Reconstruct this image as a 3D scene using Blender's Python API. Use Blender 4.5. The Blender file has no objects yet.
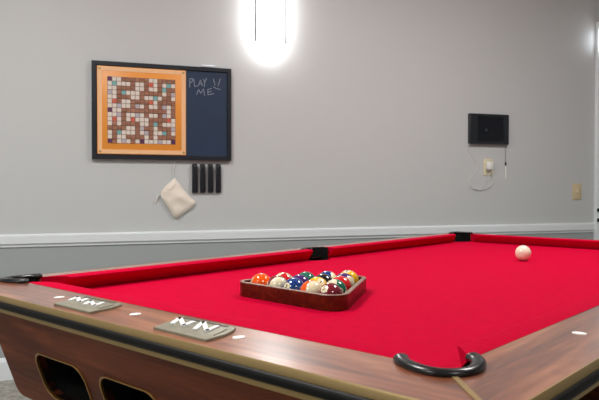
import bpy, bmesh, math, random
from mathutils import Vector, Matrix
random.seed(7)
C = bpy.context.scene.collection
PI = math.pi

# ------------------------------------------------------------------ helpers
def srgb(r, g, b):
    def f(c):
        c /= 255.0
        return c / 12.92 if c <= 0.04045 else ((c + 0.055) / 1.055) ** 2.4
    return (f(r), f(g), f(b), 1.0)

def mat(name, col, rough=0.5, metal=0.0, spec=0.5, coat=0.0, emis=None, estr=0.0, bump=0.0, bscale=200.0, var=0.0, vscale=3.0, stretch=(1, 1, 1), sheen=0.0, trans=0.0):
    m = bpy.data.materials.new(name); m.use_nodes = True
    nt = m.node_tree; b = nt.nodes['Principled BSDF']
    b.inputs['Base Color'].default_value = col
    b.inputs['Roughness'].default_value = rough
    b.inputs['Metallic'].default_value = metal
    b.inputs['Specular IOR Level'].default_value = spec
    b.inputs['Coat Weight'].default_value = coat
    b.inputs['Sheen Weight'].default_value = sheen
    b.inputs['Transmission Weight'].default_value = trans
    if emis:
        b.inputs['Emission Color'].default_value = emis
        b.inputs['Emission Strength'].default_value = estr
    tc = nt.nodes.new('ShaderNodeTexCoord'); mp = nt.nodes.new('ShaderNodeMapping')
    mp.inputs['Scale'].default_value = stretch
    nt.links.new(tc.outputs['Object'], mp.inputs['Vector'])
    if bump:
        n = nt.nodes.new('ShaderNodeTexNoise'); n.inputs['Scale'].default_value = bscale; n.inputs['Detail'].default_value = 3
        bp = nt.nodes.new('ShaderNodeBump'); bp.inputs['Strength'].default_value = bump; bp.inputs['Distance'].default_value = 0.002
        nt.links.new(mp.outputs[0], n.inputs['Vector']); nt.links.new(n.outputs['Fac'], bp.inputs['Height']); nt.links.new(bp.outputs[0], b.inputs['Normal'])
    if var:
        n = nt.nodes.new('ShaderNodeTexNoise'); n.inputs['Scale'].default_value = vscale; n.inputs['Detail'].default_value = 5
        r = nt.nodes.new('ShaderNodeMapRange')
        r.inputs['To Min'].default_value = 1 - var; r.inputs['To Max'].default_value = 1 + var
        r.inputs['From Min'].default_value = 0.3; r.inputs['From Max'].default_value = 0.7
        mx = nt.nodes.new('ShaderNodeMix'); mx.data_type = 'RGBA'; mx.blend_type = 'MULTIPLY'; mx.inputs['Factor'].default_value = 1
        mx.inputs[6].default_value = col
        nt.links.new(mp.outputs[0], n.inputs['Vector']); nt.links.new(n.outputs['Fac'], r.inputs['Value']); nt.links.new(r.outputs[0], mx.inputs[7]); nt.links.new(mx.outputs[2], b.inputs['Base Color'])
    return m

def wood(name, dark, mid, light, axis=0, rough=0.3, scale=1.0, coat=0.0, spec=0.5, contrast=(0.3, 0.52, 0.72)):
    """wood with the grain running along an object axis: stretched noise for bands and pores"""
    m = bpy.data.materials.new(name); m.use_nodes = True
    nt = m.node_tree; b = nt.nodes['Principled BSDF']
    tc = nt.nodes.new('ShaderNodeTexCoord'); mp = nt.nodes.new('ShaderNodeMapping')
    s = [9 * scale] * 3; s[axis] = 1.1 * scale
    mp.inputs['Scale'].default_value = s
    n = nt.nodes.new('ShaderNodeTexNoise'); n.inputs['Scale'].default_value = 1.6; n.inputs['Detail'].default_value = 6; n.inputs['Distortion'].default_value = 1.1
    n.inputs['Roughness'].default_value = 0.62
    mp2 = nt.nodes.new('ShaderNodeMapping'); s2 = [90 * scale] * 3; s2[axis] = 5 * scale; mp2.inputs['Scale'].default_value = s2
    n2 = nt.nodes.new('ShaderNodeTexNoise'); n2.inputs['Scale'].default_value = 1.0; n2.inputs['Detail'].default_value = 3
    mt = nt.nodes.new('ShaderNodeMath'); mt.operation = 'MULTIPLY_ADD'; mt.inputs[1].default_value = 0.28; mt.inputs[2].default_value = -0.14
    ad = nt.nodes.new('ShaderNodeMath'); ad.operation = 'ADD'
    r = nt.nodes.new('ShaderNodeValToRGB'); e = r.color_ramp.elements
    e[0].position = contrast[0]; e[0].color = dark; e[1].position = contrast[2]; e[1].color = light
    k = e.new(contrast[1]); k.color = mid
    L = nt.links.new
    L(tc.outputs['Object'], mp.inputs['Vector']); L(tc.outputs['Object'], mp2.inputs['Vector'])
    L(mp.outputs[0], n.inputs['Vector']); L(mp2.outputs[0], n2.inputs['Vector'])
    L(n2.outputs['Fac'], mt.inputs[0]); L(n.outputs['Fac'], ad.inputs[0]); L(mt.outputs[0], ad.inputs[1]); L(ad.outputs[0], r.inputs['Fac'])
    L(r.outputs['Color'], b.inputs['Base Color'])
    b.inputs['Roughness'].default_value = rough; b.inputs['Coat Weight'].default_value = coat; b.inputs['Specular IOR Level'].default_value = spec
    b.inputs['Coat Roughness'].default_value = 0.2
    return m

def smooth(me, ang=40):
    for p in me.polygons: p.use_smooth = True
    bm = bmesh.new(); bm.from_mesh(me)
    a = math.radians(ang)
    for e in bm.edges:
        if len(e.link_faces) == 2:
            e.smooth = e.calc_face_angle(0) < a
    bm.to_mesh(me); bm.free()

def obj(name, bm, mats, parent=None, loc=(0, 0, 0), sm=40):
    me = bpy.data.meshes.new(name)
    bmesh.ops.recalc_face_normals(bm, faces=bm.faces[:])
    bm.to_mesh(me); bm.free()
    for m in (mats if isinstance(mats, (list, tuple)) else [mats]): me.materials.append(m)
    if sm: smooth(me, sm)
    o = bpy.data.objects.new(name, me); C.objects.link(o); o.location = loc
    if parent: o.parent = parent
    return o

def tag(o, label=None, cat=None, group=None, kind=None):
    if label: o['label'] = label
    if cat: o['category'] = cat
    if group: o['group'] = group
    if kind: o['kind'] = kind
    return o

def thing(name, label, cat, loc=(0, 0, 0), rz=0, group=None):
    o = bpy.data.objects.new(name, None); C.objects.link(o)
    o.empty_display_size = 0.05
    o.location = loc; o.rotation_euler = (0, 0, rz)
    return tag(o, label, cat, group)

def struct(name, bm, m, parent=None, sm=0):
    o = obj(name, bm, m, parent, sm=sm)
    if not parent: o['kind'] = 'structure'
    return o

def copy_tree(o, parent=None):
    c = o.copy(); C.objects.link(c); c.parent = parent
    for ch in list(o.children): copy_tree(ch, c)
    return c

def box(bm, x0, x1, y0, y1, z0, z1, bev=0.0, seg=2, mi=0):
    vs = [bm.verts.new((x, y, z)) for x in (x0, x1) for y in (y0, y1) for z in (z0, z1)]
    q = [(0, 1, 3, 2), (4, 6, 7, 5), (0, 4, 5, 1), (2, 3, 7, 6), (0, 2, 6, 4), (1, 5, 7, 3)]
    fs = [bm.faces.new([vs[i] for i in f]) for f in q]
    for f in fs: f.material_index = mi
    if bev:
        es = list({e for f in fs for e in f.edges})
        bmesh.ops.bevel(bm, geom=es, offset=bev, segments=seg, profile=0.5, affect='EDGES', material=mi)
    return bm

def prism(bm, pts, z0, z1, mi=0, bev=0.0):
    """extrude a 2D outline (x, y) from z0 to z1"""
    lo = [bm.verts.new((x, y, z0)) for x, y in pts]; hi = [bm.verts.new((x, y, z1)) for x, y in pts]
    n = len(pts); fs = [bm.faces.new(lo[::-1]), bm.faces.new(hi)]
    for i in range(n): fs.append(bm.faces.new((lo[i], lo[(i + 1) % n], hi[(i + 1) % n], hi[i])))
    for f in fs: f.material_index = mi
    if bev:
        bmesh.ops.recalc_face_normals(bm, faces=fs)
        es = [e for e in fs[1].edges]
        bmesh.ops.bevel(bm, geom=es, offset=bev, segments=2, profile=0.5, affect='EDGES', material=mi)
    return bm

def tube(bm, pts, rad, n=12, flat=1.0, mi=0, caps=True):
    """swept round bar along a polyline; rad is a number or a list; flat scales the section in z"""
    P = [Vector(p) for p in pts]; R = rad if isinstance(rad, (list, tuple)) else [rad] * len(P)
    rings = []
    for i, p in enumerate(P):
        t = (P[min(i + 1, len(P) - 1)] - P[max(i - 1, 0)]).normalized()
        up = Vector((0, 0, 1)) if abs(t.z) < 0.9 else Vector((0, 1, 0))
        s = t.cross(up).normalized(); u = s.cross(t).normalized()
        rings.append([bm.verts.new(p + s * (R[i] * math.cos(2 * PI * k / n)) + u * (R[i] * flat * math.sin(2 * PI * k / n))) for k in range(n)])
    for a, b in zip(rings, rings[1:]):
        for k in range(n):
            f = bm.faces.new((a[k], a[(k + 1) % n], b[(k + 1) % n], b[k])); f.material_index = mi
    if caps:
        for rg in (rings[0][::-1], rings[-1]): bm.faces.new(rg).material_index = mi
    return bm

def spline(pts, n=8):
    """Catmull-Rom through the points"""
    P = [Vector(p) for p in pts]; out = []
    for i in range(len(P) - 1):
        a, b, c, d = P[max(i - 1, 0)], P[i], P[i + 1], P[min(i + 2, len(P) - 1)]
        for k in range(n):
            t = k / n
            out.append(0.5 * ((2 * b) + (c - a) * t + (2 * a - 5 * b + 4 * c - d) * t * t + (3 * b - a - 3 * c + d) * t ** 3))
    out.append(P[-1]); return out

def fill(outlines, z0, z1, name, m, parent, bev=0.0, T=None):
    """solid from an outline with holes, through a filled 2D curve turned to a mesh"""
    cu = bpy.data.curves.new(name, 'CURVE'); cu.dimensions = '2D'; cu.fill_mode = 'BOTH'
    for pts in outlines:
        s = cu.splines.new('POLY'); s.points.add(len(pts) - 1); s.use_cyclic_u = True
        for q, p in zip(s.points, pts): q.co = (p[0], p[1], 0, 1)
    cu.extrude = (z1 - z0) / 2 - bev; cu.bevel_depth = bev; cu.bevel_resolution = 2; cu.offset = -bev
    t = bpy.data.objects.new('tmp', cu); C.objects.link(t)
    dg = bpy.context.evaluated_depsgraph_get(); dg.update()
    me = bpy.data.meshes.new_from_object(t.evaluated_get(dg)); bpy.data.objects.remove(t)
    me.name = name
    me.transform(Matrix.Translation((0, 0, (z0 + z1) / 2)))
    if T: me.transform(T)
    me.materials.clear(); me.materials.append(m); smooth(me, 35)
    o = bpy.data.objects.new(name, me); C.objects.link(o); o.parent = parent
    return o

def rrect(x0, x1, y0, y1, r, n=6):
    out = []
    for cx, cy, a in ((x1 - r, y1 - r, 0), (x0 + r, y1 - r, 90), (x0 + r, y0 + r, 180), (x1 - r, y0 + r, 270)):
        for k in range(n + 1):
            t = math.radians(a + 90 * k / n); out.append((cx + r * math.cos(t), cy + r * math.sin(t)))
    return out

# ------------------------------------------------------------------ materials
M_wall = mat('wall_paint', srgb(202, 205, 205), 0.55, bump=0.06, bscale=160)
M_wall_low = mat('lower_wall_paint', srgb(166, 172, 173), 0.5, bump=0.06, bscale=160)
M_trim = mat('white_trim_paint', srgb(234, 240, 243), 0.3)
M_ceil = mat('ceiling_paint', srgb(235, 235, 232), 0.8)
M_carpet = mat('grey_carpet', srgb(150, 148, 140), 0.95, bump=0.6, bscale=180, var=0.35, vscale=26)
M_cloth = mat('red_cloth', srgb(190, 0, 47), 0.9, spec=0.04, bump=0.25, bscale=700, var=0.06, vscale=60)
M_walnut_y = wood('walnut_laminate_across', srgb(84, 38, 18), srgb(146, 82, 50), srgb(196, 128, 88), axis=1, rough=0.30, spec=0.8, coat=0.8)
M_walnut_x = wood('walnut_laminate_along', srgb(84, 38, 18), srgb(146, 82, 50), srgb(196, 128, 88), axis=0, rough=0.30, spec=0.8, coat=0.8)
M_panel = wood('walnut_panel', srgb(68, 26, 10), srgb(102, 46, 22), srgb(128, 64, 34), axis=1, rough=0.5, spec=0.2)
M_gold = mat('gold_trim', srgb(158, 134, 88), 0.42, metal=0.45)
M_gold_hi = mat('gold_edge', srgb(160, 120, 62), 0.32, metal=0.8)
M_black = mat('black_rubber', srgb(11, 12, 13), 0.5, spec=0.2)
M_blackp = mat('black_plastic', srgb(18, 20, 21), 0.25, spec=0.5)
M_void = mat('black_lining', srgb(8, 8, 8), 0.85)
M_sight = mat('pearl_sight', srgb(246, 246, 244), 0.6)
M_alu = mat('brushed_metal', srgb(150, 146, 128), 0.45, metal=0.5, var=0.12, vscale=30, stretch=(8, 1, 1))
M_aludk = mat('dark_slot', srgb(92, 86, 74), 0.5, metal=0.5)
M_rack = wood('mahogany', srgb(50, 18, 6), srgb(84, 34, 12), srgb(118, 54, 22), axis=0, rough=0.3, scale=3)
M_racktop = mat('worn_rack_edge', srgb(140, 112, 98), 0.4, var=0.15, vscale=60)
M_frame = mat('navy_frame', srgb(15, 22, 33), 0.4)
M_chalkb = mat('navy_chalkboard', srgb(25, 48, 76), 0.5, var=0.08, vscale=6)
M_orange = mat('orange_board', srgb(236, 152, 58), 0.4)
M_peach = mat('peach_border', srgb(248, 196, 146), 0.4)
M_chalk = mat('chalk_white', srgb(225, 230, 236), 0.9)
M_chalkl = mat('chalk_writing', srgb(150, 160, 172), 0.95)
M_bag = mat('natural_cotton', srgb(240, 229, 214), 0.9, bump=0.5, bscale=90, sheen=0.2)
M_cord = mat('white_cord', srgb(225, 222, 215), 0.8)
M_dark = mat('dark_tile_rack', srgb(22, 27, 36), 0.4)
M_tab = mat('tablet_bezel', srgb(34, 38, 44), 0.3)
M_screen = mat('tablet_screen', srgb(16, 19, 28), 0.15)
M_ivory = mat('ivory_plastic', srgb(222, 214, 182), 0.4)
M_switch = mat('beige_plastic', srgb(214, 196, 158), 0.4)
M_white = mat('white_plastic', srgb(236, 236, 232), 0.35)
M_glass = mat('lit_frosted_glass', srgb(250, 250, 248), 0.5, emis=(1, 0.99, 0.975, 1), estr=25)
M_glare = mat('glare_spot_glow', srgb(250, 250, 248), 0.5, emis=(0.9, 0.95, 1, 1), estr=9)  # glow of the added glare spot by the door
M_nickel = mat('brushed_nickel', srgb(150, 150, 152), 0.35, metal=0.9)
M_rod = mat('dark_nickel', srgb(95, 95, 97), 0.5)
M_panelight = mat('ceiling_fill_glow', srgb(250, 250, 250), 0.5, emis=(1, 0.97, 0.93, 1), estr=6)

# ------------------------------------------------------------------ room (x along the back wall, y towards it, camera over the origin)
CAMZ, RAILZ, YW = 1.031, 0.797, 3.80
X0, X1, Y0, HC = -2.6, 5.2, -3.2, 2.75
struct('floor', box(bmesh.new(), X0, X1, Y0, YW, -0.06, 0), M_carpet)
struct('ceiling', box(bmesh.new(), X0, X1, Y0, YW, HC, HC + 0.06), M_ceil)
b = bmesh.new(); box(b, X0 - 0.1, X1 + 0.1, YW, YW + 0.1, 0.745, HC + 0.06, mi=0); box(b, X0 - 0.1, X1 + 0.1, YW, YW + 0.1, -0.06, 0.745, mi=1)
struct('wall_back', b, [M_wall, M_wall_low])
struct('wall_left', box(bmesh.new(), X0 - 0.1, X0, Y0 - 0.1, YW, -0.06, HC + 0.06), M_wall)
struct('wall_right', box(bmesh.new(), X1, X1 + 0.1, Y0 - 0.1, YW, -0.06, HC + 0.06), M_wall)
struct('wall_front', box(bmesh.new(), X0, X1, Y0 - 0.1, Y0, -0.06, HC + 0.06), M_wall)
def profile_x(bm, prof, x0, x1):
    a = [bm.verts.new((x0, y, z)) for y, z in prof]; c = [bm.verts.new((x1, y, z)) for y, z in prof]; n = len(prof)
    bm.faces.new(a); bm.faces.new(c[::-1])
    for i in range(n): bm.faces.new((a[i], c[i], c[(i + 1) % n], a[(i + 1) % n]))
    return bm
DX = 3.590
pr = [(YW, .712), (YW - .007, .712), (YW - .009, .7255), (YW - .015, .7275), (YW - .018, .731), (YW - .0195, .770), (YW - .018, .777), (YW - .012, .780), (YW, .780)]
struct('trim_1', profile_x(bmesh.new(), pr, X0, DX), M_trim)
pr = [(YW, 0), (YW - .014, 0), (YW - .014, .098), (YW - .006, .118), (YW, .12)]
struct('baseboard_back', profile_x(bmesh.new(), pr, X0, DX), M_trim)
# door at the end of the back wall: casing, leaf, black hinges
d1 = bpy.data.objects.new('door_1', None); C.objects.link(d1); d1['kind'] = 'structure'; d1.location = (DX, YW, 0)
b = bmesh.new(); box(b, 0, .09, -.03, 0, 0, 2.24, .004); box(b, .95, 1.04, -.03, 0, 0, 2.24, .004); box(b, .09, .95, -.03, 0, 2.15, 2.24, .004)
obj('door_casing', b, M_trim, d1)
b = bmesh.new(); box(b, .093, .947, -.012, 0, .01, 2.147, .002)
for z0, z1 in ((.2, .95), (1.1, 2.0)):
    for xa in (.2, .56): box(b, xa, xa + .28, -.018, -.011, z0, z1, .004)
obj('door_leaf', b, M_trim, d1)
for z in (.801, .874):
    b = bmesh.new(); tube(b, [(.012, -.036, z - .012), (.012, -.036, z + .012)], .007, 10); box(b, .004, .05, -.034, -.028, z - .012, z + .012, .001)
    obj('door_hinge', b, M_black, d1)
b = bmesh.new(); tube(b, [(.88, -.012, 1.0), (.88, -.05, 1.0)], .02, 16); obj('door_handle', b, M_nickel, d1)

# ------------------------------------------------------------------ pool table, in its own frame: x along its length, y across, z up from the floor
ANG = 0.5115
CX, CY = -.8033, -.4652
ca, sa = math.cos(ANG), math.sin(ANG)
def TW(x, y, z=0.0):
    x -= CX; y -= CY
    return Vector((x * ca - y * sa, x * sa + y * ca, z + RAILZ))
W, L, CC, WW, SG, ZS = 1.117, 2.234, .0496, .1802, .1077, -.0390
tloc = TW(L / 2, W / 2); tloc.z = 0
table = thing('pool_table', 'walnut pool table with red cloth and black pocket corners', 'pool table', tloc, ANG)
OFF = Vector((-L / 2, -W / 2, RAILZ))
def drop(x, y):
    """the far rails slope gently down and outwards"""
    return .08 * max(0, y - W - CC, x - L - CC)
def tpart(name, bm, m, sm=40, parent=None):
    for v in bm.verts:
        if v.co.z > -.0405: v.co.z -= drop(v.co.x, v.co.y)
    o = obj(name, bm, m, parent or table, sm=sm); 
    if parent is None: o.location = OFF
    return o
def tfill(name, outl, z0, z1, m, bev=0.0, T=None, parent=None):
    o = fill(outl, z0, z1, name, m, parent or table, bev, T)
    if parent is None: o.location = OFF
    return o

# corner pocket geometry around a corner, in (u, v): u away from the corner along the length, v across, both positive into the bed
half = [(-.076, .012), (-.097, -.004), (-.110, -.026), (-.1165, -.052), (-.113, -.080)]
half = [(-.055, .015), (-.068, .003), (-.078, -.016), (-.083, -.037), (-.081, -.056)]
tip = half + [(-.071, -.071)] + [(v, u) for u, v in half[::-1]]
def corner(k):
    """map (u, v) to table x, y for corner k"""
    return {0: lambda u, v: (u, v), 1: lambda u, v: (u, W - v), 2: lambda u, v: (L - u, W - v), 3: lambda u, v: (L - u, v)}[k]
arc0 = spline([(u, v, 0) for u, v in tip], 5)
arcC = [(p.x, p.y) for p in arc0]
mid = len(arcC) // 2
# bed with pocket notches: a ring of holes in the outline
def notch(k):
    f = corner(k); c = (-.040, -.040); r = .057
    pts = []
    for i in range(13):
        a = math.radians(135 - 180 * i / 12 - 0)
        pts.append(f(c[0] + r * math.cos(math.radians(135) - PI * i / 12), c[1] + r * math.sin(math.radians(135) - PI * i / 12)))
    return pts
E = .035
def side_notch(y0, s):
    return [(L / 2 + .062 * math.cos(t), y0 + s * .062 * math.sin(t)) for t in [PI * i / 12 for i in range(13)]]
n0, n1, n2, n3 = notch(0), notch(1), notch(2), notch(3)
# outline runs: corner 0 -> along y to corner 1 -> along x to corner 2 -> corner 3 -> back
sn_far = side_notch(W + .045, -1)[::-1]; sn_near = side_notch(-.045, 1)
bed = n0[::-1] + n1 + sn_far + n2[::-1] + n3 + sn_near
b = bmesh.new(); prism(b, bed, ZS - .03, ZS); bmesh.ops.triangulate(b, faces=[f for f in b.faces if len(f.verts) > 4])
tpart('playing_bed', b, M_cloth, sm=30)

# cushions: a profile swept between the pockets with mitred ends
def cushion(along, side, a0, a1, e0, e1):
    """along 'x' or 'y'; side gives the fixed coordinate mapping; a0,a1 nose ends; e0,e1 shift of the back at each end"""
    prof = [(-CC, -.0015), (-CC, .0006), (-.042, .0020), (-.012, .0022), (-.004, .0012), (-.0002, -.0014), (-.0010, -.0040), (-.0050, -.0090), (-.030, ZS), (-CC, ZS)]
    b = bmesh.new(); A = []; B = []
    for d, z in prof:
        t = -d / CC
        xa, xb = a0 + e0 * t, a1 + e1 * t
        q = side(d)
        A.append(b.verts.new((xa, q, z) if along == 'x' else (q, xa, z)))
        B.append(b.verts.new((xb, q, z) if along == 'x' else (q, xb, z)))
    n = len(prof); b.faces.new(A); b.faces.new(B[::-1])
    for i in range(n): b.faces.new((A[i], B[i], B[(i + 1) % n], A[(i + 1) % n]))
    tpart('cushion', b, M_cloth, sm=50)
m_, e_ = .074, .056
SM, SE = .063, .016
cushion('y', lambda d: d, m_, W - m_, -e_, e_)
cushion('y', lambda d: L - d, m_, W - m_, -e_, e_)
for fn in (lambda d: d, lambda d: W - d):
    cushion('x', fn, m_, L / 2 - SM, -e_, SE)
    cushion('x', fn, L / 2 + SM, L - m_, -SE, e_)

# wooden rails with mitred corners and pocket cut-outs
def arc_half(k, which):
    f = corner(k)
    pts = arcC[:mid + 1] if which == 'short' else arcC[mid:][::-1]   # from the cushion to the diagonal
    return [f(u, v) for u, v in pts]
OC = .015
def short_rail(x_out, kA, kB):
    a = arc_half(kA, 'short'); c = arc_half(kB, 'short')
    xi = -CC if kA == 0 else L + CC
    return [(xi, a[0][1])] + a + [(x_out, -WW), (x_out, W + CC), (x_out, W + WW)] + c[::-1] + [(xi, c[0][1])]
def long_rail(y_out, kA, kB, sgn):
    a = arc_half(kA, 'long'); c = arc_half(kB, 'long')
    yi = -CC if sgn < 0 else W + CC
    sn = [(L / 2 + .052 * math.cos(t), yi + sgn * (.052 * math.sin(t))) for t in [PI * i / 10 for i in range(11)]]
    return [(a[0][0], yi)] + a + [(-WW, y_out), (L + CC, y_out), (L + WW, y_out)] + c[::-1] + [(c[0][0], yi)] + sn
for nm, pts, m in (('short_rail', short_rail(-WW, 0, 1), M_walnut_y), ('short_rail', short_rail(L + WW, 3, 2), M_walnut_y),
                   ('long_rail', long_rail(-WW, 0, 3, -1), M_walnut_x), ('long_rail', long_rail(W + WW, 1, 2, 1), M_walnut_x)):
    # drop doubled points
    q = [p for i, p in enumerate(pts) if (Vector(p) - Vector(pts[i - 1])).length > 1e-4]
    b = bmesh.new(); prism(b, q, -.036, 0.0)
    bmesh.ops.triangulate(b, faces=[f for f in b.faces if len(f.verts) > 4])
    tpart(nm, b, m, sm=20)
# gold mitre strips
for k in range(4):
    f = corner(k); b = bmesh.new()
    p0, p1 = Vector((-.076, -.076)), Vector((-WW + .002, -WW + .002)); s = Vector((.0042, -.0042)) * .66
    q = [p0 + s, p0 - s, p1 - s, p1 + s]
    prism(b, [f(*v) for v in q], -.004, .0016); tpart('gold_mitre_strip', b, M_gold, sm=0)

# edge band all round: gold, black bumper, gold
def band(name, prof, m):
    """prof: (distance outwards, z) closed section, swept round the table rim with small corner radii"""
    R = .02; path = []
    for cx, cy, a in ((L + WW - R, W + WW - R, 0), (-WW + R, W + WW - R, 90), (-WW + R, -WW + R, 180), (L + WW - R, -WW + R, 270)):
        for i in range(7):
            t = math.radians(a + 15 * i); path.append((cx, cy, math.cos(t), math.sin(t)))
    path = path[:14] + [(-WW + R, W + CC, -1, 0)] + path[14:21] + [(L + CC, -WW + R, 0, -1)] + path[21:]
    b = bmesh.new(); rings = []
    for cx, cy, nx, ny in path:
        rings.append([b.verts.new((cx + nx * (R + o), cy + ny * (R + o), z)) for o, z in prof])
    n = len(prof)
    for i in range(len(rings)):
        A, B = rings[i], rings[(i + 1) % len(rings)]
        for j in range(n): b.faces.new((A[j], A[(j + 1) % n], B[(j + 1) % n], B[j]))
    return tpart(name, b, m, sm=50)
band('upper_gold_trim', [(-.0015, .0004), (.0005, .0006), (.0025, -.0016), (.0025, -.0120), (-.0060, -.0120), (-.0060, -.0040), (-.0015, -.0040)], M_gold)
band('black_bumper', [(-.006, -.0118), (.003, -.0120), (.0070, -.0140), (.0088, -.0190), (.0080, -.0240), (.004, -.0273), (-.006, -.0275)], M_black)
band('lower_gold_trim', [(-.006, -.0274), (.0015, -.0274), (.0015, -.0360), (-.006, -.0360)], M_gold)

# pocket trims (black C-shaped castings) and liners
for k in range(4):
    f = corner(k); b = bmesh.new()
    pts = [(*f(u, v), .0030) for u, v in arcC]
    n = len(pts); R = [.0090 + .0025 * (2 * abs(i / (n - 1) - .5)) ** 2 for i in range(n)]
    # rounded ends
    d0 = (Vector(pts[0]) - Vector(pts[1])).normalized(); d1_ = (Vector(pts[-1]) - Vector(pts[-2])).normalized()
    P = [Vector(pts[0]) + d0 * .008, Vector(pts[0]) + d0 * .006] + [Vector(p) for p in pts] + [Vector(pts[-1]) + d1_ * .006, Vector(pts[-1]) + d1_ * .008]
    R = [.003, .0080] + R + [.0085, .004]
    tube(b, P, R, 16, .70); tpart('pocket_trim', b, M_blackp, sm=60)
    # liner: curved wall behind the hole and a bottom
    b = bmesh.new(); lp = [f(u * .86 - .006, v * .86 - .006) for u, v in [(.005, .075)] [:0] + [(-.062, .03)] + arcC + [(.03, -.062)]]
    wall_hi = [b.verts.new((x, y, .004)) for x, y in lp]; wall_lo = [b.verts.new((x, y, -.16)) for x, y in lp]
    for i in range(len(lp) - 1): b.faces.new((wall_hi[i], wall_hi[i + 1], wall_lo[i + 1], wall_lo[i]))
    c = f(.01, .01); cv = b.verts.new((c[0], c[1], -.16))
    for i in range(len(lp) - 1): b.faces.new((wall_lo[i], wall_lo[i + 1], cv))
    bmesh.ops.solidify(b, geom=b.faces[:], thickness=.002)
    tpart('pocket_liner', b, M_void)
for sgn, yi in ((1, W + CC), (-1, -CC)):
    pts = [(L / 2 + .054 * math.cos(t), yi - sgn * .008 + sgn * .046 * math.sin(t), .0005) for t in [PI * i / 18 for i in range(19)]]
    b = bmesh.new(); tube(b, pts, [.006] + [.0085] * 17 + [.006], 14, .5); tpart('pocket_trim', b, M_blackp, sm=60)
    b = bmesh.new(); lp = [(L / 2 + .05 * math.cos(t), yi - sgn * .03 + sgn * (.062 * math.sin(t))) for t in [PI * i / 12 for i in range(13)]]
    hi = [b.verts.new((x, y, .003)) for x, y in lp]; lo = [b.verts.new((x, y, -.16)) for x, y in lp]
    for i in range(12): b.faces.new((hi[i], hi[i + 1], lo[i + 1], lo[i]))
    b.faces.new(lo); bmesh.ops.solidify(b, geom=b.faces[:], thickness=.002)
    tpart('pocket_liner', b, M_void)

# sights
def sight(x, y, rx, ry):
    b = bmesh.new(); pts = [(x + rx * math.cos(2 * PI * i / 20), y + ry * math.sin(2 * PI * i / 20)) for i in range(20)]
    prism(b, pts, -.002, .0012); tpart('sight', b, M_sight, sm=0)
for i in (1, 2, 3):
    sight(-SG, W * i / 4, .0115, .0088)
for i in (1, 2, 3, 5, 6, 7):
    for y in (-SG,): sight(L * i / 8, y, .0088, .0115)

# metal score counters on the short rail, each with two raised white zigzag pieces
def ribbon3(bm, pts, w, z0, z1):
    for a, c in zip(pts, pts[1:]):
        a = Vector(a); c = Vector(c); t = (c - a).normalized(); s = Vector((-t.y, t.x)) * w / 2; t = t * w * .35
        prism(bm, [a - t + s, a - t - s, c + t - s, c + t + s], z0, z1)
for y0, y1, zig in ((.293, .427, [[(-.129, .419), (-.092, .446), (-.127, .392), (-.098, .403)], [(-.131, .357), (-.086, .390), (-.128, .332), (-.095, .346)]]),
                    (.624, .758, [[(-.125, .760), (-.098, .778), (-.126, .724), (-.098, .743)], [(-.131, .693), (-.105, .715), (-.128, .665), (-.100, .681)]])):
    out = [(-.162, y0), (-.162, y1), (-.074, y1 + .036), (-.072, y0 + .032), (-.090, y0 + .018), (-.118, y0 + .006)]
    b = bmesh.new(); prism(b, out, 0, .0045, bev=.0008); pl = tpart('score_counter', b, M_alu, sm=30)
    b = bmesh.new(); ribbon3(b, [(-.080, y0 + .045), (-.082, y1 + .020)], .006, .0045, .0052); obj('slider_slot', b, M_aludk, pl, sm=0)
    b = bmesh.new(); ribbon3(b, [(-.135, y0 + .012), (-.095, y0 + .028)], .003, .0045, .0052); obj('slider_slot', b, M_aludk, pl, sm=0)
    for z in zig:
        b = bmesh.new(); ribbon3(b, z, .0078, .0045, .0075); obj('score_marker', b, M_sight, pl, sm=0)

# slanted end panel with two framed ball-return openings
S_ = .35
n_ = math.hypot(1, S_)
# local (p, q): p = table y, q = distance down the slant from its top edge
T = Matrix(((0, S_ / n_, -1 / n_, -.165), (1, 0, 0, 0), (0, -1 / n_, -S_ / n_, -.0360), (0, 0, 0, 1)))
qd = lambda z: (-z - .0360) * n_
ops_ = [rrect(.703, .900, qd(-.121), qd(-.121) + .110, .036), rrect(.455, .645, qd(-.121), qd(-.121) + .110, .036), rrect(.207, .397, qd(-.121), qd(-.121) + .110, .036)]
outer = rrect(.045, 1.074, -.0, qd(-.262), .024)
outer = [(p, (0 if q < .03 else q)) for p, q in outer]
tfill('end_panel', [outer] + ops_, -.020, 0, M_panel, .0015, T)
def ring(op, w):
    cx = sum(p for p, q in op) / len(op); cy = sum(q for p, q in op) / len(op)
    g = lambda d: [(p + d * (1 if p > cx else -1) , q + d * (1 if q > cy else -1)) for p, q in op]
    return [g(w), g(-.001)]
for op in ops_:
    t = tfill('opening_trim', ring(op, .0028), -.004, .0025, M_gold_hi, .0008, T)
    b = bmesh.new(); n = len(op)
    a = [b.verts.new(T @ Vector((p, q, -.002))) for p, q in op]; c = [b.verts.new(T @ Vector((p, q, -.13))) for p, q in op]
    for i in range(n): b.faces.new((a[i], a[(i + 1) % n], c[(i + 1) % n], c[i]))
    b.faces.new(c); bmesh.ops.solidify(b, geom=b.faces[:], thickness=-.003)
    tpart('ball_return_tray', b, M_void, sm=30)
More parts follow.
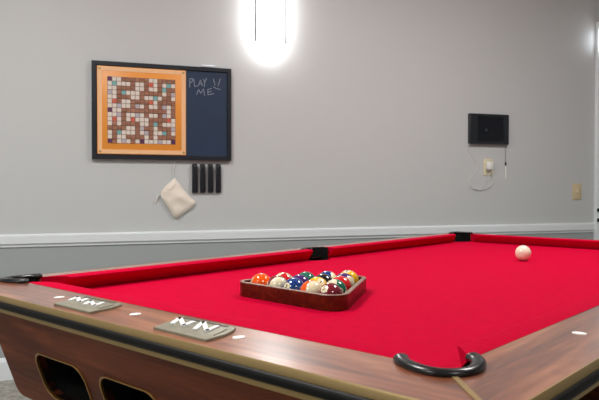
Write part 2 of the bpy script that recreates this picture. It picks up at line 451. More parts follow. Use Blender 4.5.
# cabinet behind the end panel, tapered, and two pedestals
b = bmesh.new()
def frust(bm, x0, x1, y0, y1, z1, X0_, X1_, Y0_, Y1_, z0):
    hi = [bm.verts.new(p) for p in ((x0, y0, z1), (x1, y0, z1), (x1, y1, z1), (x0, y1, z1))]
    lo = [bm.verts.new(p) for p in ((X0_, Y0_, z0), (X1_, Y0_, z0), (X1_, Y1_, z0), (X0_, Y1_, z0))]
    bm.faces.new(hi); bm.faces.new(lo[::-1])
    for i in range(4): bm.faces.new((hi[i], lo[i], lo[(i + 1) % 4], hi[(i + 1) % 4]))
frust(b, .01, L + .14, .05, W - .05, -.170, .02, L + .09, .052, W - .052, -.255)
frust(b, .01, L + .16, .05, W - .05, -.0705, .01, L + .14, .05, W - .05, -.1695)
tpart('cabinet', b, M_panel, sm=0)
for sx in (0.18, L - .48):
    b = bmesh.new(); frust(b, sx, sx + .30, .20, W - .20, -.2545, sx + .03, sx + .27, .24, W - .24, -RAILZ + .03)
    lg = tpart('pedestal_leg', b, M_panel, sm=0)
    b = bmesh.new(); box(b, sx - .01, sx + .31, .20, W - .20, -RAILZ, -RAILZ + .03, .004); obj('foot_plate', b, M_black, lg)

# ------------------------------------------------------------------ triangle rack and the fifteen balls
D = .0555; RB = D / 2
RC = Vector((.4338, .5876)); RA = 2.0474; DK = .0592
def bary(i, j, k, side): # weights towards corners A (left), B (near), C (far)
    V = [RC + Vector((math.cos(RA + n * 2 * PI / 3), math.sin(RA + n * 2 * PI / 3))) * (side / math.sqrt(3)) for n in range(3)]
    t = i + j + k
    return (V[0] * i + V[1] * j + V[2] * k) / t
TH = .0115
side_out = 4 * DK + 2 * math.sqrt(3) * (RB + .007 + TH)
def tri(side, r, n=8):
    P = [(side / math.sqrt(3)) * Vector((math.cos(RA + m * 2 * PI / 3), math.sin(RA + m * 2 * PI / 3))) for m in range(3)]
    out = []
    for m in range(3):
        ctr = P[m] - P[m].normalized() * (2 * r); a0 = RA + m * 2 * PI / 3
        for k in range(n + 1):
            t = a0 - PI / 3 + 2 * PI / 3 * k / n; out.append((ctr.x + r * math.cos(t), ctr.y + r * math.sin(t)))
    return out
HR = .0365
rloc = TW(RC.x - .004, RC.y - .002, ZS)
rk = thing('triangle_rack', 'dark mahogany triangle rack standing around the coloured balls', 'ball rack', rloc, ANG)
so = tri(side_out, .040); si = tri(side_out - 2 * math.sqrt(3) * TH, .026)
b = bmesh.new(); n = len(so)
def loopv(pts, z): return [b.verts.new((x, y, z)) for x, y in pts]
def mixl(t): return [(o[0] * (1 - t) + i[0] * t, o[1] * (1 - t) + i[1] * t) for o, i in zip(so, si)]
rings = [loopv(mixl(.05), 0), loopv(so, .001), loopv(so, HR - .0012), loopv(mixl(.10), HR), loopv(mixl(.90), HR), loopv(si, HR - .0012), loopv(si, .001), loopv(mixl(.95), 0)]
for q in range(8):
    A, B = rings[q], rings[(q + 1) % 8]
    for i in range(n):
        f = b.faces.new((A[i], A[(i + 1) % n], B[(i + 1) % n], B[i])); f.material_index = 1 if q in (2, 3, 4) else 0
obj('frame', b, [M_rack, M_racktop], rk, sm=30)

BALLCOL = {1: (246, 190, 20), 2: (16, 60, 128), 3: (214, 28, 34), 4: (70, 34, 110), 5: (252, 92, 4), 6: (8, 104, 78), 7: (124, 22, 40), 8: (14, 16, 24)}
ballmat = {k: mat('ball_%s' % nm, srgb(*BALLCOL[k]), .10, coat=.6) for k, nm in zip(range(1, 9), 'yellow blue red purple orange green maroon black'.split())}
M_bw = mat('ball_cream', srgb(240, 228, 190), .12, coat=.6)
M_num = mat('ball_numeral', srgb(40, 26, 24), .2)
M_cue = mat('cue_ball_ivory', srgb(246, 232, 208), .14, coat=.5)
DIG = {'0': [[(-.3, -.6), (-.3, .6), (.3, .6), (.3, -.6), (-.3, -.6)]], '1': [[(-.2, .4), (.05, .7), (.05, -.7)]], '2': [[(-.35, .4), (0, .7), (.35, .4), (-.35, -.65), (.4, -.65)]],
       '3': [[(-.35, .6), (.35, .6), (0, .1), (.35, -.3), (0, -.7), (-.35, -.5)]], '4': [[(.2, -.7), (.2, .7), (-.4, -.2), (.4, -.2)]], '5': [[(.35, .65), (-.3, .65), (-.3, .1), (.2, .1), (.35, -.3), (0, -.7), (-.35, -.5)]],
       '6': [[(.3, .6), (-.25, .2), (-.3, -.5), (.1, -.7), (.35, -.3), (.1, .05), (-.28, -.1)]], '7': [[(-.35, .65), (.38, .65), (-.05, -.7)]], '8': [[(0, .05), (.32, .4), (0, .7), (-.32, .4), (0, .05), (.36, -.35), (0, -.7), (-.36, -.35), (0, .05)]],
       '9': [[(.28, .1), (-.1, -.05), (-.35, .3), (-.1, .7), (.3, .5), (.25, -.2), (-.3, -.6)]]}
def ball_mesh(num, r):
    b = bmesh.new()
    lats = [-90, -80, -70, -60, -50, -40, -33, -29.9, -20, -10, 0, 10, 20, 29.9, 33, 40, 50, 60, 70, 80, 90]; NS = 40
    rows = []
    for la in lats[1:-1]:
        t = math.radians(la); rows.append([b.verts.new((r * math.cos(t) * math.cos(2 * PI * k / NS), r * math.cos(t) * math.sin(2 * PI * k / NS), r * math.sin(t))) for k in range(NS)])
    s, e = b.verts.new((0, 0, -r)), b.verts.new((0, 0, r))
    for i in range(len(rows) - 1):
        c = abs((lats[i + 1] + lats[i + 2]) / 2) < 29.9
        for k in range(NS):
            f = b.faces.new((rows[i][k], rows[i][(k + 1) % NS], rows[i + 1][(k + 1) % NS], rows[i + 1][k])); f.material_index = 0 if (c or num <= 8) else 1
    for k in range(NS):
        f = b.faces.new((s, rows[0][(k + 1) % NS], rows[0][k])); f.material_index = 0 if num <= 8 else 1
        f = b.faces.new((e, rows[-1][k], rows[-1][(k + 1) % NS])); f.material_index = 0 if num <= 8 else 1
    return b
def on_sphere(y, z, r):
    """spherical position for small tangent offsets (y, z) about the +x pole"""
    v = Vector((1, y, z)); return v.normalized() * r
VR, VU, VT = Vector((.664, -.748, 0)), Vector((0, 0, 1)), Vector((-.747, -.664, .08))
def numbered_ball(num, label, x, y, axis, disc):
    """axis: the stripe's pole; disc: where a number disc faces; both as (right, up, towards the near corner of the table)"""
    col = ballmat[num if num <= 8 else num - 8]
    o = obj('pool_ball', ball_mesh(num, RB), [col, M_bw], sm=60)
    o.location = TW(x, y, ZS + RB + .0004)
    def tw(v):
        d = VR * v[0] + VU * v[1] + VT * v[2]
        return Vector((d.x * ca - d.y * sa, d.x * sa + d.y * ca, d.z)).normalized()
    if num <= 8: xa = tw(disc); za = (tw(axis) - xa * tw(axis).dot(xa)).normalized()
    else: za = tw(axis); xa = (tw(disc) - za * tw(disc).dot(za)).normalized()
    ya = za.cross(xa)
    o.rotation_euler = Matrix((xa, ya, za)).transposed().to_euler()
    tag(o, label, 'pool ball', 'object balls in the triangle rack')
    for sgn in (1, -1):
        b = bmesh.new(); R1 = RB * 1.004; hw = .38
        c = b.verts.new(on_sphere(0, 0, R1)); prev = None
        for rr in (hw * .5, hw):
            ring = [b.verts.new(on_sphere(rr * math.cos(2 * PI * k / 24), rr * math.sin(2 * PI * k / 24), R1)) for k in range(24)]
            for k in range(24):
                if prev is None: b.faces.new((c, ring[k], ring[(k + 1) % 24]))
                else: b.faces.new((prev[k], ring[k], ring[(k + 1) % 24], prev[(k + 1) % 24]))
            prev = ring
        low = [b.verts.new(v.co * .99) for v in prev]
        for k in range(24): b.faces.new((prev[k], low[k], low[(k + 1) % 24], prev[(k + 1) % 24]))
        if sgn < 0: bmesh.ops.rotate(b, verts=b.verts[:], cent=(0, 0, 0), matrix=Matrix.Rotation(PI, 3, 'Z'))
        disc = obj('number_disc', b, M_bw, o, sm=60)
        b = bmesh.new(); txt = str(num); R2 = RB * 1.010
        for ci, ch in enumerate(txt):
            ox = (ci - (len(txt) - 1) / 2) * .26
            for st in DIG[ch]:
                for a, c in zip(st, st[1:]):
                    for u in range(3):
                        p0 = Vector(a).lerp(Vector(c), u / 3) * .26; p1 = Vector(a).lerp(Vector(c), (u + 1) / 3) * .26
                        p0.x += ox; p1.x += ox
                        t = (p1 - p0).normalized(); s = Vector((-t.y, t.x)) * .035; e = t * .02
                        q_ = [p0 - e + s, p0 - e - s, p1 + e - s, p1 + e + s]
                        vs = [b.verts.new(on_sphere(v.x, v.y, R2)) for v in q_]; b.faces.new(vs)
        if sgn < 0: bmesh.ops.rotate(b, verts=b.verts[:], cent=(0, 0, 0), matrix=Matrix.Rotation(PI, 3, 'Z'))
        bmesh.ops.recalc_face_normals(b, faces=b.faces[:])
        obj('numeral', b, M_num, disc, sm=0)
    return o
# (number, place in the triangle, stripe pole, disc direction, label)
UP = (0, 1, 0); AWAY = (.90, -.42, -.12)
BALLS = [
 (5, (4, 0, 0), UP, AWAY, 'plain orange ball in the far left corner of the triangle rack'),
 (15, (3, 1, 0), (.25, .05, .95), (.95, -.1, -.2), 'cream faced ball between the orange ball and blue number two ball'),
 (2, (2, 2, 0), (.1, 1, 0), (-.66, .28, .66), 'plain blue ball with its number disc showing at the rack front'),
 (13, (1, 3, 0), (.52, .22, .82), (-.5, -.6, -.5), 'orange striped ball with broad cream cap beside the maroon ball'),
 (7, (0, 4, 0), (.3, .9, 0), (-.56, .58, .60), 'plain maroon ball with its number disc in the nearest rack corner'),
 (11, (3, 0, 1), (.65, -.60, .35), (-.6, -.7, -.2), 'red striped ball behind the cream faced ball on the wall side'),
 (4, (2, 1, 1), UP, AWAY, 'plain purple ball just behind the plain blue ball'),
 (1, (1, 2, 1), (.5, .6, -.5), (.30, .62, .60), 'plain yellow ball with number disc upward in the middle of the rack'),
 (14, (0, 3, 1), (-.80, .52, .25), (.2, -.3, -.9), 'green striped ball directly behind the maroon ball'),
 (6, (2, 0, 2), UP, AWAY, 'plain green ball in the back row next to purple ball'),
 (8, (1, 1, 2), UP, AWAY, 'black ball in front of the blue striped ball'),
 (3, (0, 2, 2), UP, AWAY, 'plain red ball between green striped ball and the yellow striped ball'),
 (10, (1, 0, 3), (.93, .15, .10), (.1, -.4, -.9), 'blue striped ball in the back row of the rack'),
 (12, (0, 1, 3), (.60, -.25, .75), (.5, -.5, -.6), 'purple striped ball mostly hidden in front of the yellow striped ball'),
 (9, (0, 0, 4), (-.62, -.30, .72), (.5, -.5, -.6), 'yellow striped ball in the far right corner of the rack'),
]
for num, bc, axis, disc, lab in BALLS:
    p = bary(*bc, 4 * DK)
    numbered_ball(num, lab, p.x + random.uniform(-.0012, .0012), p.y + random.uniform(-.0012, .0012), axis, disc)
b = bmesh.new(); bmesh.ops.create_uvsphere(b, u_segments=48, v_segments=32, radius=.0292)
o = obj('cue_ball', b, M_cue, sm=60); o.location = TW(1.588, .532, ZS + .0294)
tag(o, 'single ivory cue ball alone on the red cloth', 'pool ball')

# ------------------------------------------------------------------ game board on the wall
def wall_box(bm, x0, x1, z0, z1, d0, d1, bev=0.0, mi=0):
    """box on the back wall from depth d0 to d1 in front of it"""
    return box(bm, x0, x1, -d1, -d0, z0, z1, bev, 2, mi)
bx, bz = .0935, 1.192; BW_, BH = .785, .541
gb = thing('game_board', 'navy framed wall board with orange crossword grid and chalkboard', 'game board', (bx + BW_ / 2, YW, bz))
def P(x, z): return (x - bx - BW_ / 2, z - bz)
hx = BW_ / 2
b = bmesh.new()
fw = .026
def frame_loop(d, y): return [b.verts.new(p) for p in ((-hx + d, -y, d), (hx - d, -y, d), (hx - d, -y, BH - d), (-hx + d, -y, BH - d))]
loops = [frame_loop(0, 0), frame_loop(0, .028), frame_loop(.002, .030), frame_loop(fw - .004, .030), frame_loop(fw - .001, .027), frame_loop(fw, 0)]
for A, B in zip(loops, loops[1:] + loops[:1]):
    for k in range(4): b.faces.new((A[k], A[(k + 1) % 4], B[(k + 1) % 4], B[k]))
obj('frame', b, M_frame, gb, sm=30)
b = bmesh.new(); wall_box(b, P(.612, 0)[0], hx - fw + .002, fw - .002, BH - fw + .002, .002, .022); cb = obj('chalkboard', b, M_chalkb, gb)
strokes = [[(0.634, 1.614), (0.633, 1.66), (0.649, 1.665), (0.652, 1.651), (0.638, 1.639)], [(0.658, 1.662), (0.662, 1.619), (0.68, 1.623)], [(0.685, 1.624), (0.696, 1.658), (0.708, 1.625)],
 [(0.689, 1.635), (0.705, 1.637)], [(0.713, 1.665), (0.721, 1.645)], [(0.732, 1.67), (0.721, 1.645), (0.718, 1.62)], [(0.773, 1.668), (0.782, 1.632)], [(0.814, 1.671), (0.8, 1.63)],
 [(0.771, 1.623), (0.791, 1.613), (0.814, 1.609)], [(0.674, 1.573), (0.685, 1.602), (0.698, 1.581), (0.714, 1.607), (0.721, 1.568)], [(0.762, 1.612), (0.739, 1.605), (0.74, 1.574), (0.774, 1.583)], [(0.74, 1.59), (0.76, 1.595)]]
b = bmesh.new()
for st in strokes:
    for a, c in zip(st, st[1:]):
        a = Vector(P(*a)); c = Vector(P(*c)); t = (c - a).normalized(); s = Vector((-t.y, t.x)) * .0019; e = t * .0012
        q = [a - e + s, a - e - s, c + e - s, c + e + s]
        lo = [b.verts.new((v.x, -.0215, v.y)) for v in q]; hi = [b.verts.new((v.x, -.0226, v.y)) for v in q]
        b.faces.new(hi)
        for k in range(4): b.faces.new((lo[k], lo[(k + 1) % 4], hi[(k + 1) % 4], hi[k]))
obj('chalk_writing', b, M_chalkl, cb, sm=0)
# orange panel: border strips, grid of squares
ox0, ox1, oz0, oz1 = .1215, .6115, 1.219, 1.7065
b = bmesh.new(); wall_box(b, P(ox0, 0)[0], P(ox1, 0)[0], P(0, oz0)[1], P(0, oz1)[1], .004, .026, .001); gp = obj('orange_panel', b, M_orange, gb)
b = bmesh.new(); t_ = .026
for (a0, a1, c0, c1) in ((ox0 + .003, ox1 - .003, oz0 + .003, oz0 + t_), (ox0 + .003, ox1 - .003, oz1 - t_, oz1 - .003), (ox0 + .003, ox0 + t_, oz0 + t_, oz1 - t_), (ox1 - t_, ox1 - .003, oz0 + t_, oz1 - t_)):
    wall_box(b, P(a0, 0)[0], P(a1, 0)[0], P(0, c0)[1], P(0, c1)[1], .026, .0275)
obj('border_strip', b, M_peach, gp, sm=0)
M_screw = mat('screw_brass', srgb(190, 160, 100), .4, metal=.5)
for x in (ox0 + .0145, ox1 - .0145):
    for z in (oz0 + .0145, oz1 - .0145):
        b = bmesh.new(); px, pz = P(x, z); n = 14
        lo = [b.verts.new((px + .007 * math.cos(2 * PI * k / n), -.0274, pz + .007 * math.sin(2 * PI * k / n))) for k in range(n)]
        hi = [b.verts.new((px + .006 * math.cos(2 * PI * k / n), -.0290, pz + .006 * math.sin(2 * PI * k / n))) for k in range(n)]
        b.faces.new(hi)
        for k in range(n): b.faces.new((lo[k], lo[(k + 1) % n], hi[(k + 1) % n], hi[k]))
        obj('corner_screw', b, M_screw, gp, sm=0)
GRID = [
 "PWW......WW....",
 "WTWWW.WW.RW.WTW",
 "WW....WW.WW.T..",
 "GW.TWWW.....W.G",
 "WW...WW.WWTW..W",
 "WR.WW....RW....",
 "WWGWW.GW.WW.GW.",
 "PWW..........W.",
 "WWG.WWGW.WW.GW.",
 "WRW.WRWWW....RW",
 "W.W....WW.T.WWW",
 "....WW.G..W...G",
 "W.TWWW.WG.WWT.W",
 "W.WW....W.W....",
 "P.WGW.WPWWWGWWP"]
gx0, gx1, gz0, gz1 = .1765, .5505, 1.280, 1.650
cw = (gx1 - gx0) / 15; chh = (gz1 - gz0) / 15
sqm = {'.': mat('square_plain', srgb(196, 170, 150), .5), 'W': mat('square_cream', srgb(226, 216, 204), .45), 'T': mat('square_teal', srgb(120, 176, 176), .5), 'R': mat('square_red', srgb(206, 96, 72), .5),
       'P': mat('square_purple', srgb(92, 44, 84), .5), 'G': mat('square_lilac', srgb(186, 178, 186), .5), 'L': mat('grid_lines', srgb(120, 88, 72), .6)}
keys = ['L', '.', 'W', 'T', 'R', 'P', 'G']
b = bmesh.new(); wall_box(b, P(gx0, 0)[0], P(gx1, 0)[0], P(0, gz0)[1], P(0, gz1)[1], .026, .0272, mi=0)
tiles = []
for r in range(15):
    for c in range(15):
        ch = GRID[r][c]
        x = gx0 + c * cw; z = gz1 - (r + 1) * chh
        a, d = P(x, z)
        if ch == '.': tiles.append((x + cw / 2, z + chh / 2)); ch = '.'
        wall_box(b, a + .0014, a + cw - .0014, d + .0014, d + chh - .0014, .0271, .0279, mi=keys.index(ch))
obj('letter_grid', b, [sqm[k] for k in keys], gp, sm=0)
# wooden letter tiles lying in the grid: one prototype, the rest are copies
M_tile = wood('letter_tile_wood', srgb(124, 80, 60), srgb(158, 108, 84), srgb(186, 138, 112), axis=0, rough=.45, scale=6)
nt = M_tile.node_tree; oi = nt.nodes.new('ShaderNodeObjectInfo'); ad = nt.nodes.new('ShaderNodeVectorMath'); ad.operation = 'MULTIPLY_ADD'
tcn = [x for x in nt.nodes if x.type == 'TEX_COORD'][0]
ad.inputs[1].default_value = (1, 1, 1); nt.links.new(tcn.outputs['Object'], ad.inputs[0]); cm = nt.nodes.new('ShaderNodeCombineXYZ')
mm = nt.nodes.new('ShaderNodeMath'); mm.operation = 'MULTIPLY'; mm.inputs[1].default_value = 40; nt.links.new(oi.outputs['Random'], mm.inputs[0])
for k in range(3): nt.links.new(mm.outputs[0], cm.inputs[k])
nt.links.new(cm.outputs[0], ad.inputs[2])
for x in [x for x in nt.nodes if x.type == 'MAPPING']: nt.links.new(ad.outputs[0], x.inputs['Vector'])
b = bmesh.new(); box(b, -cw / 2 + .0012, cw / 2 - .0012, -.0046, 0, -chh / 2 + .0012, chh / 2 - .0012, .0008)
tile0 = obj('letter_tile', b, M_tile, sm=0)
tag(tile0, 'small brown wooden letter tile set in the orange crossword board', 'letter tile', 'brown letter tiles on the game board')
for i, (x, z) in enumerate(tiles):
    t = tile0 if i == 0 else tile0.copy()
    if i: C.objects.link(t)
    t.location = (x, YW - .0279, z); t.rotation_euler = (0, random.uniform(-.03, .03), 0)
# chalk lying on top of the frame
for x0, x1, y, lab in ((.702, .750, -.022, 'longer white chalk stick lying on top of the navy frame'), (.742, .780, -.0085, 'shorter white chalk stick leaning at the back on the frame')):
    b = bmesh.new(); tube(b, [(-(x1 - x0) / 2, 0, 0), ((x1 - x0) / 2, 0, 0.0)], .0072 if y < -.015 else .0090, 12)
    o = obj('chalk_stick', b, M_chalk); o.location = ((x0 + x1) / 2, YW + y, bz + BH + (.0072 if y < -.015 else .0090)); o.rotation_euler = (0, 0, .03)
    tag(o, lab, 'chalk', 'chalk sticks on the board frame')
# four letter racks hung under the board
names = ['leftmost of the four dark letter racks hanging under the chalkboard', 'second from left of the dark letter racks under the chalkboard', 'third from left of the dark letter racks under the chalkboard', 'rightmost of the four dark letter racks under the chalkboard']
def letter_rack(x0, x1, z0, z1, lab):
    t = thing('letter_rack', lab, 'letter rack', ((x0 + x1) / 2, YW, z0), 0, 'dark letter racks under the board')
    h = z1 - z0; w = (x1 - x0) / 2
    b = bmesh.new(); out = [(-w, 0), (w, 0), (w, h - .008), (w * .7, h - .001), (-w * .7, h - .001), (-w, h - .008)]
    lo = [b.verts.new((x, -.002, z)) for x, z in out]; hi = [b.verts.new((x, -.016, z)) for x, z in out]; n = len(out)
    b.faces.new(lo); b.faces.new(hi[::-1])
    for k in range(n): b.faces.new((lo[k], lo[(k + 1) % n], hi[(k + 1) % n], hi[k]))
    bmesh.ops.recalc_face_normals(b, faces=b.faces[:])
    obj('rack_body', b, M_dark, t, sm=0)
    b = bmesh.new(); wall_box(b, -w, -w * .62, .002, h - .012, .015, .024, .0015); wall_box(b, w * .62, w, .002, h - .012, .015, .024, .0015)
    obj('rack_lip', b, M_dark, t)
    b = bmesh.new(); tube(b, [(0, -.016, h - .012), (0, -.019, h - .012)], .0035, 12); obj('hanging_pin', b, M_nickel, t)
for (x0, x1), lab in zip(((.649, .679), (.695, .724), (.741, .770), (.788, .817)), names): letter_rack(x0, x1, 1.003, 1.172, lab)

# cotton drawstring bag
out = [(0.547, 1.088), (0.57, 1.063), (0.593, 1.028), (0.635, 0.982), (0.672, 0.945), (0.646, 0.915), (0.602, 0.885), (0.556, 0.853), (0.533, 0.879), (0.515, 0.909), (0.493, 0.941), (0.47, 0.978), (0.468, 0.999), (0.472, 1.014), (0.506, 1.051)]
bc_ = Vector((.563, .968)); bag = thing('drawstring_bag', 'small cream cotton drawstring bag hanging tilted under the game board', 'bag', (bc_.x, YW, .853))
p3 = [(Vector(p) - bc_) for p in out]
dens = []
for a_, c_ in zip(p3, p3[1:] + p3[:1]):
    for k in range(3): q_ = a_.lerp(c_, k / 3); dens.append(Vector((q_.x, q_.y, 0)))
b = bmesh.new(); rings_f = []; rings_b = []; NR = 7
for i in range(NR):
    t = i / NR  # 0 = rim
    dep = .030 * math.sqrt(max(0, 1 - (1 - t) ** 2)) if i else 0
    s = 1 - t
    rf = []
    for k, p in enumerate(dens):
        x, z = p.x * s, p.y * s
        wv = .0022 * math.sin(38 * (x + .6 * z) + 2.5 * math.sin(20 * z)) + .0018 * math.sin(70 * (z - .4 * x) + 1)
        rf.append(b.verts.new((x, -.014 - (dep * .75 + (wv * 1.2 if i else 0)), z + bc_.y - .853)))
    rings_f.append(rf)
    if i: rings_b.append([b.verts.new((p.x * s, -.014 + min(.011, dep * .45), p.y * s + bc_.y - .853)) for p in dens])
n = len(dens)
for A, B in zip(rings_f, rings_f[1:]):
    for k in range(n): b.faces.new((A[k], A[(k + 1) % n], B[(k + 1) % n], B[k]))
cf = b.verts.new((0, -.014 - .024, bc_.y - .853)); cb_ = b.verts.new((0, -.003, bc_.y - .853))
for k in range(n): b.faces.new((rings_f[-1][k], rings_f[-1][(k + 1) % n], cf)); b.faces.new((rings_b[-1][(k + 1) % n], rings_b[-1][k], cb_))
prev = rings_f[0]
for B in rings_b:
    for k in range(n): b.faces.new((prev[(k + 1) % n], prev[k], B[k], B[(k + 1) % n]))
    prev = B
obj('cloth_pouch', b, M_bag, bag, sm=70)
def wp(x, z, d=.012): return (x - bc_.x, -d, z - .853)
b = bmesh.new(); tube(b, spline([wp(.545, 1.086), wp(.5435, 1.115), wp(.5445, 1.145), wp(.549, 1.168), wp(.551, 1.192)], 5), .0016, 8)
tube(b, spline([wp(.5445, 1.145), wp(.538, 1.150), wp(.536, 1.142), wp(.5435, 1.138)], 5), .0018, 8)
obj('hanging_cord', b, M_cord, bag)
b = bmesh.new(); tube(b, spline([wp(.470, 1.000), wp(.458, .985), wp(.452, .979), wp(.447, .966), wp(.439, .955)], 5), .0018, 8)
tube(b, spline([wp(.470, .995), wp(.456, .990), wp(.447, .982), wp(.444, .968), wp(.449, .958)], 5), .0018, 8)
tube(b, [wp(.453, .986), wp(.451, .975)], .0050, 10); tube(b, [wp(.4385, .962), wp(.4375, .950)], [.0022, .0045], 10)
obj('drawstring', b, M_cord, bag)
# draw channel stitched line across the bag neck
b = bmesh.new(); tube(b, spline([wp(.497, 1.028, .026), wp(.515, 1.020, .032), wp(.535, 1.030, .034), wp(.548, 1.050, .030), wp(.556, 1.070, .022)], 5), .0012, 6)
obj('neck_seam', b, mat('seam_thread', srgb(205, 188, 170), .9), bag)

# ------------------------------------------------------------------ wall sconce
sx = 1.113; sz = 1.925
sc = thing('wall_sconce', 'tall lit frosted white wall sconce with two thin metal rods', 'wall light', (sx, YW, sz))
b = bmesh.new(); N = 20; ring0 = None
prof = [(-.072, .012), (-.070, .036), (-.062, .054), (-.045, .067), (-.02, .072), (.36, .072), (.41, .06), (.43, .03)]
for z, rr in prof:
    ring = [b.verts.new((rr * math.cos(PI * k / N), -.018 - rr * .85 * math.sin(PI * k / N), z)) for k in range(N + 1)]
    if ring0:
        for k in range(N): b.faces.new((ring0[k], ring0[k + 1], ring[k + 1], ring[k]))
        b.faces.new((ring0[N], ring0[0], ring[0], ring[N]))
    else: b.faces.new(ring)
    ring0 = ring
b.faces.new(ring0)
obj('lit_shade_or_spot', b, M_glass, sc)
b = bmesh.new(); wall_box(b, -.06, .06, -.02, .34, 0, .018, .004); obj('back_plate', b, M_nickel, sc)
for s in (-1, 1):
    b = bmesh.new(); tube(b, [(s * .0935, -.050, -.022), (s * .0935, -.050, .38)], .0060, 10); tube(b, [(s * .0935, -.050, -.024), (s * .0935, -.050, -.014)], .0080, 10)
    tube(b, [(s * .0935, -.050, .30), (s * .055, -.012, .30)], .003, 8)
    obj('metal_rod', b, M_rod, sc)
# glowing shape added for a bright glare spot on the door casing
lp = thing('glare_spot', 'small glowing white shape added as a bright glare spot on the door casing', 'wall light', (DX + .024, YW - .03, 2.04))
b = bmesh.new(); bmesh.ops.create_uvsphere(b, u_segments=24, v_segments=16, radius=1); bmesh.ops.scale(b, verts=b.verts[:], vec=(.024, .02, .068)); bmesh.ops.translate(b, verts=b.verts[:], vec=(0, -.026, .07))
obj('lit_shade_or_spot', b, M_glare, lp, sm=60)
b = bmesh.new(); tube(b, [(0, 0, .07), (0, -.014, .07)], .016, 16); obj('glare_spot_base', b, M_white, lp)

# ------------------------------------------------------------------ tablet, stylus, outlet, charger, cable, switch
tb = thing('wall_tablet', 'black wall mounted tablet screen in a dark bezel frame', 'tablet', (2.672, YW, 1.332))
hw_ = .155; hh = .204
b = bmesh.new(); wall_box(b, -hw_, hw_, 0, .018, 0, .03, .003); wall_box(b, -hw_, hw_, hh - .018, hh, 0, .03, .003); wall_box(b, -hw_, -.096, .016, hh - .016, 0, .03, .003); wall_box(b, .112, hw_, .016, hh - .016, 0, .03, .003)
obj('bezel', b, M_tab, tb)
b = bmesh.new(); wall_box(b, -.098, .114, .014, hh - .014, .002, .024); s_ = obj('screen', b, M_screen, tb, sm=0)
b = bmesh.new(); wall_box(b, -.032, -.016, .088, .104, .024, .0245); obj('screen_icon', b, mat('icon_grey', srgb(62, 66, 80), .4), s_, sm=0)
st = thing('stylus', 'thin white stylus hanging on a cord below the tablet', 'stylus', (2.82, YW, 1.089))
b = bmesh.new(); tube(b, [(0, -.008, 0), (0, -.008, .01), (-.002, -.008, .095), (-.002, -.008, .10)], [.002, .005, .005, .003], 12); obj('pen_body', b, M_white, st)
b = bmesh.new(); tube(b, [(-.002, -.008, .100), (-.002, -.008, .122)], .0055, 10); obj('pen_cap', b, M_black, st)
b = bmesh.new(); tube(b, spline([(-.002, -.008, .12), (-.004, -.007, .17), (-.007, -.010, .25)], 5), .0014, 6); obj('pen_cord', b, M_nickel, st)
ol = thing('wall_outlet', 'ivory wall outlet plate behind the white charger', 'outlet', (2.680, YW, 1.120))
b = bmesh.new(); wall_box(b, -.040, .040, 0, .112, 0, .006, .0025); obj('cover_plate', b, M_ivory, ol)
for z in (.028, .084):
    b = bmesh.new(); wall_box(b, -.017, .017, z - .013, z + .013, .005, .008, .003); f = obj('socket', b, M_ivory, ol)
    b = bmesh.new(); wall_box(b, -.008, -.005, z - .003, z + .006, .0075, .0085); wall_box(b, .005, .008, z - .003, z + .006, .0075, .0085); obj('slot', b, M_black, f, sm=0)
M_cable = mat('cable_white', srgb(226, 226, 226), .5)
ch = thing('phone_charger', 'white plug-in charger with looped cable in the ivory wall outlet', 'charger', (2.675, YW, 1.158))
b = bmesh.new(); wall_box(b, -.020, .020, 0, .055, .0085, .042, .006); obj('charger_body', b, M_white, ch)
b = bmesh.new(); wall_box(b, -.007, .007, -.006, .003, .018, .03, .001); obj('cable_plug', b, M_white, ch)
b = bmesh.new()
loop = [(2.520, 1.335), (2.517, 1.303), (2.531, 1.276), (2.561, 1.236), (2.583, 1.189), (2.579, 1.149), (2.546, 1.114), (2.527, 1.074), (2.535, 1.04), (2.562, 1.025), (2.61, 1.028), (2.642, 1.054), (2.657, 1.09), (2.672, 1.12), (2.682, 1.143)]
tube(b, spline([(x - 2.675, -(.004 if 0 < i < 12 else .016 + .002 * max(0, i - 11)), z - 1.158) for i, (x, z) in enumerate(loop)], 5), .0019, 8)
lp2 = [(2.682, 1.150), (2.706, 1.109), (2.712, 1.075), (2.690, 1.045), (2.65, 1.028), (2.60, 1.022), (2.56, 1.032), (2.545, 1.06)]
tube(b, spline([(x - 2.675, -(.020 if i == 0 else .009), z - 1.158) for i, (x, z) in enumerate(lp2)], 5), .0019, 8)
obj('charging_cable', b, M_cable, ch)
sw = thing('light_switch', 'beige light switch plate on the grey wall near the door', 'light switch', (3.435, YW, .950))
b = bmesh.new(); wall_box(b, -.040, .040, 0, .116, 0, .006, .0025); obj('switch_plate', b, M_switch, sw)
b = bmesh.new(); wall_box(b, -.006, .006, .046, .070, .005, .014, .002); obj('toggle', b, M_ivory, sw)

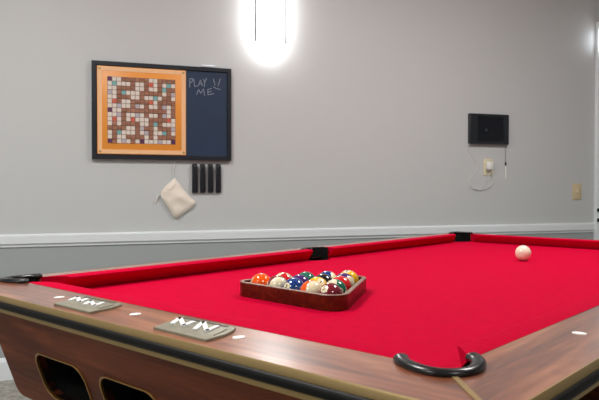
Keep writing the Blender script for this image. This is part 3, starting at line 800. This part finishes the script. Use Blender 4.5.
# ------------------------------------------------------------------ lights, world, camera
def area(name, loc, rot, size, power, col=(1, 1, 1), sy=None):
    l = bpy.data.lights.new(name, 'AREA'); l.energy = power; l.size = size; l.color = col
    if sy: l.shape = 'RECTANGLE'; l.size_y = sy
    o = bpy.data.objects.new(name, l); C.objects.link(o); o.location = loc; o.rotation_euler = rot
    return o
for i, (x, y, p) in enumerate(((-.4, 1.9, 36), (2.1, 1.9, 34), (0.8, -1.2, 18), (-1.9, .3, 24))):  # unseen ceiling panels, added and placed as fill light for the room
    t = thing('ceiling_fill', 'unseen square ceiling panel added to fill the room with light', 'ceiling light', (x, y, HC), 0, 'ceiling panels')
    b = bmesh.new(); box(b, -.32, .32, -.32, .32, -.02, 0, .003); obj('light_frame', b, M_white, t)
    b = bmesh.new(); box(b, -.28, .28, -.28, .28, -.024, -.019); obj('diffuser', b, M_panelight, t, sm=0)
    area('fill_lamp', (x, y, HC - .03), (0, 0, 0), .55, p, (1, .99, .975))
w = bpy.data.worlds.new('world'); bpy.context.scene.world = w; w.use_nodes = True
w.node_tree.nodes['Background'].inputs['Color'].default_value = (.6, .65, .7, 1); w.node_tree.nodes['Background'].inputs['Strength'].default_value = .3

cd = bpy.data.cameras.new('camera'); cam = bpy.data.objects.new('camera', cd); C.objects.link(cam); bpy.context.scene.camera = cam
cd.sensor_width = 36; cd.lens = 651.6 / 599 * 36; cd.clip_start = .02
cam.location = (0, 0, CAMZ)
yaw, pitch, roll = .7264 + ANG, -.0183, .0014
f = Vector((math.cos(yaw) * math.cos(pitch), math.sin(yaw) * math.cos(pitch), math.sin(pitch)))
r_ = f.cross(Vector((0, 0, 1))).normalized(); u_ = r_.cross(f)
r2 = r_ * math.cos(roll) + u_ * math.sin(roll); u2 = -r_ * math.sin(roll) + u_ * math.cos(roll)
cam.rotation_euler = Matrix((r2, u2, -f)).transposed().to_euler()
cd.dof.use_dof = True; cd.dof.focus_distance = 1.75; cd.dof.aperture_fstop = 14

s = bpy.context.scene
s.view_settings.view_transform = 'Standard'; s.view_settings.look = 'None'; s.view_settings.exposure = 0.0; s.view_settings.gamma = 1; s.view_settings.use_curve_mapping = False
s.cycles.use_denoising = True; s.cycles.max_bounces = 8; s.cycles.sample_clamp_indirect = 6; s.cycles.caustics_reflective = False; s.cycles.caustics_refractive = False
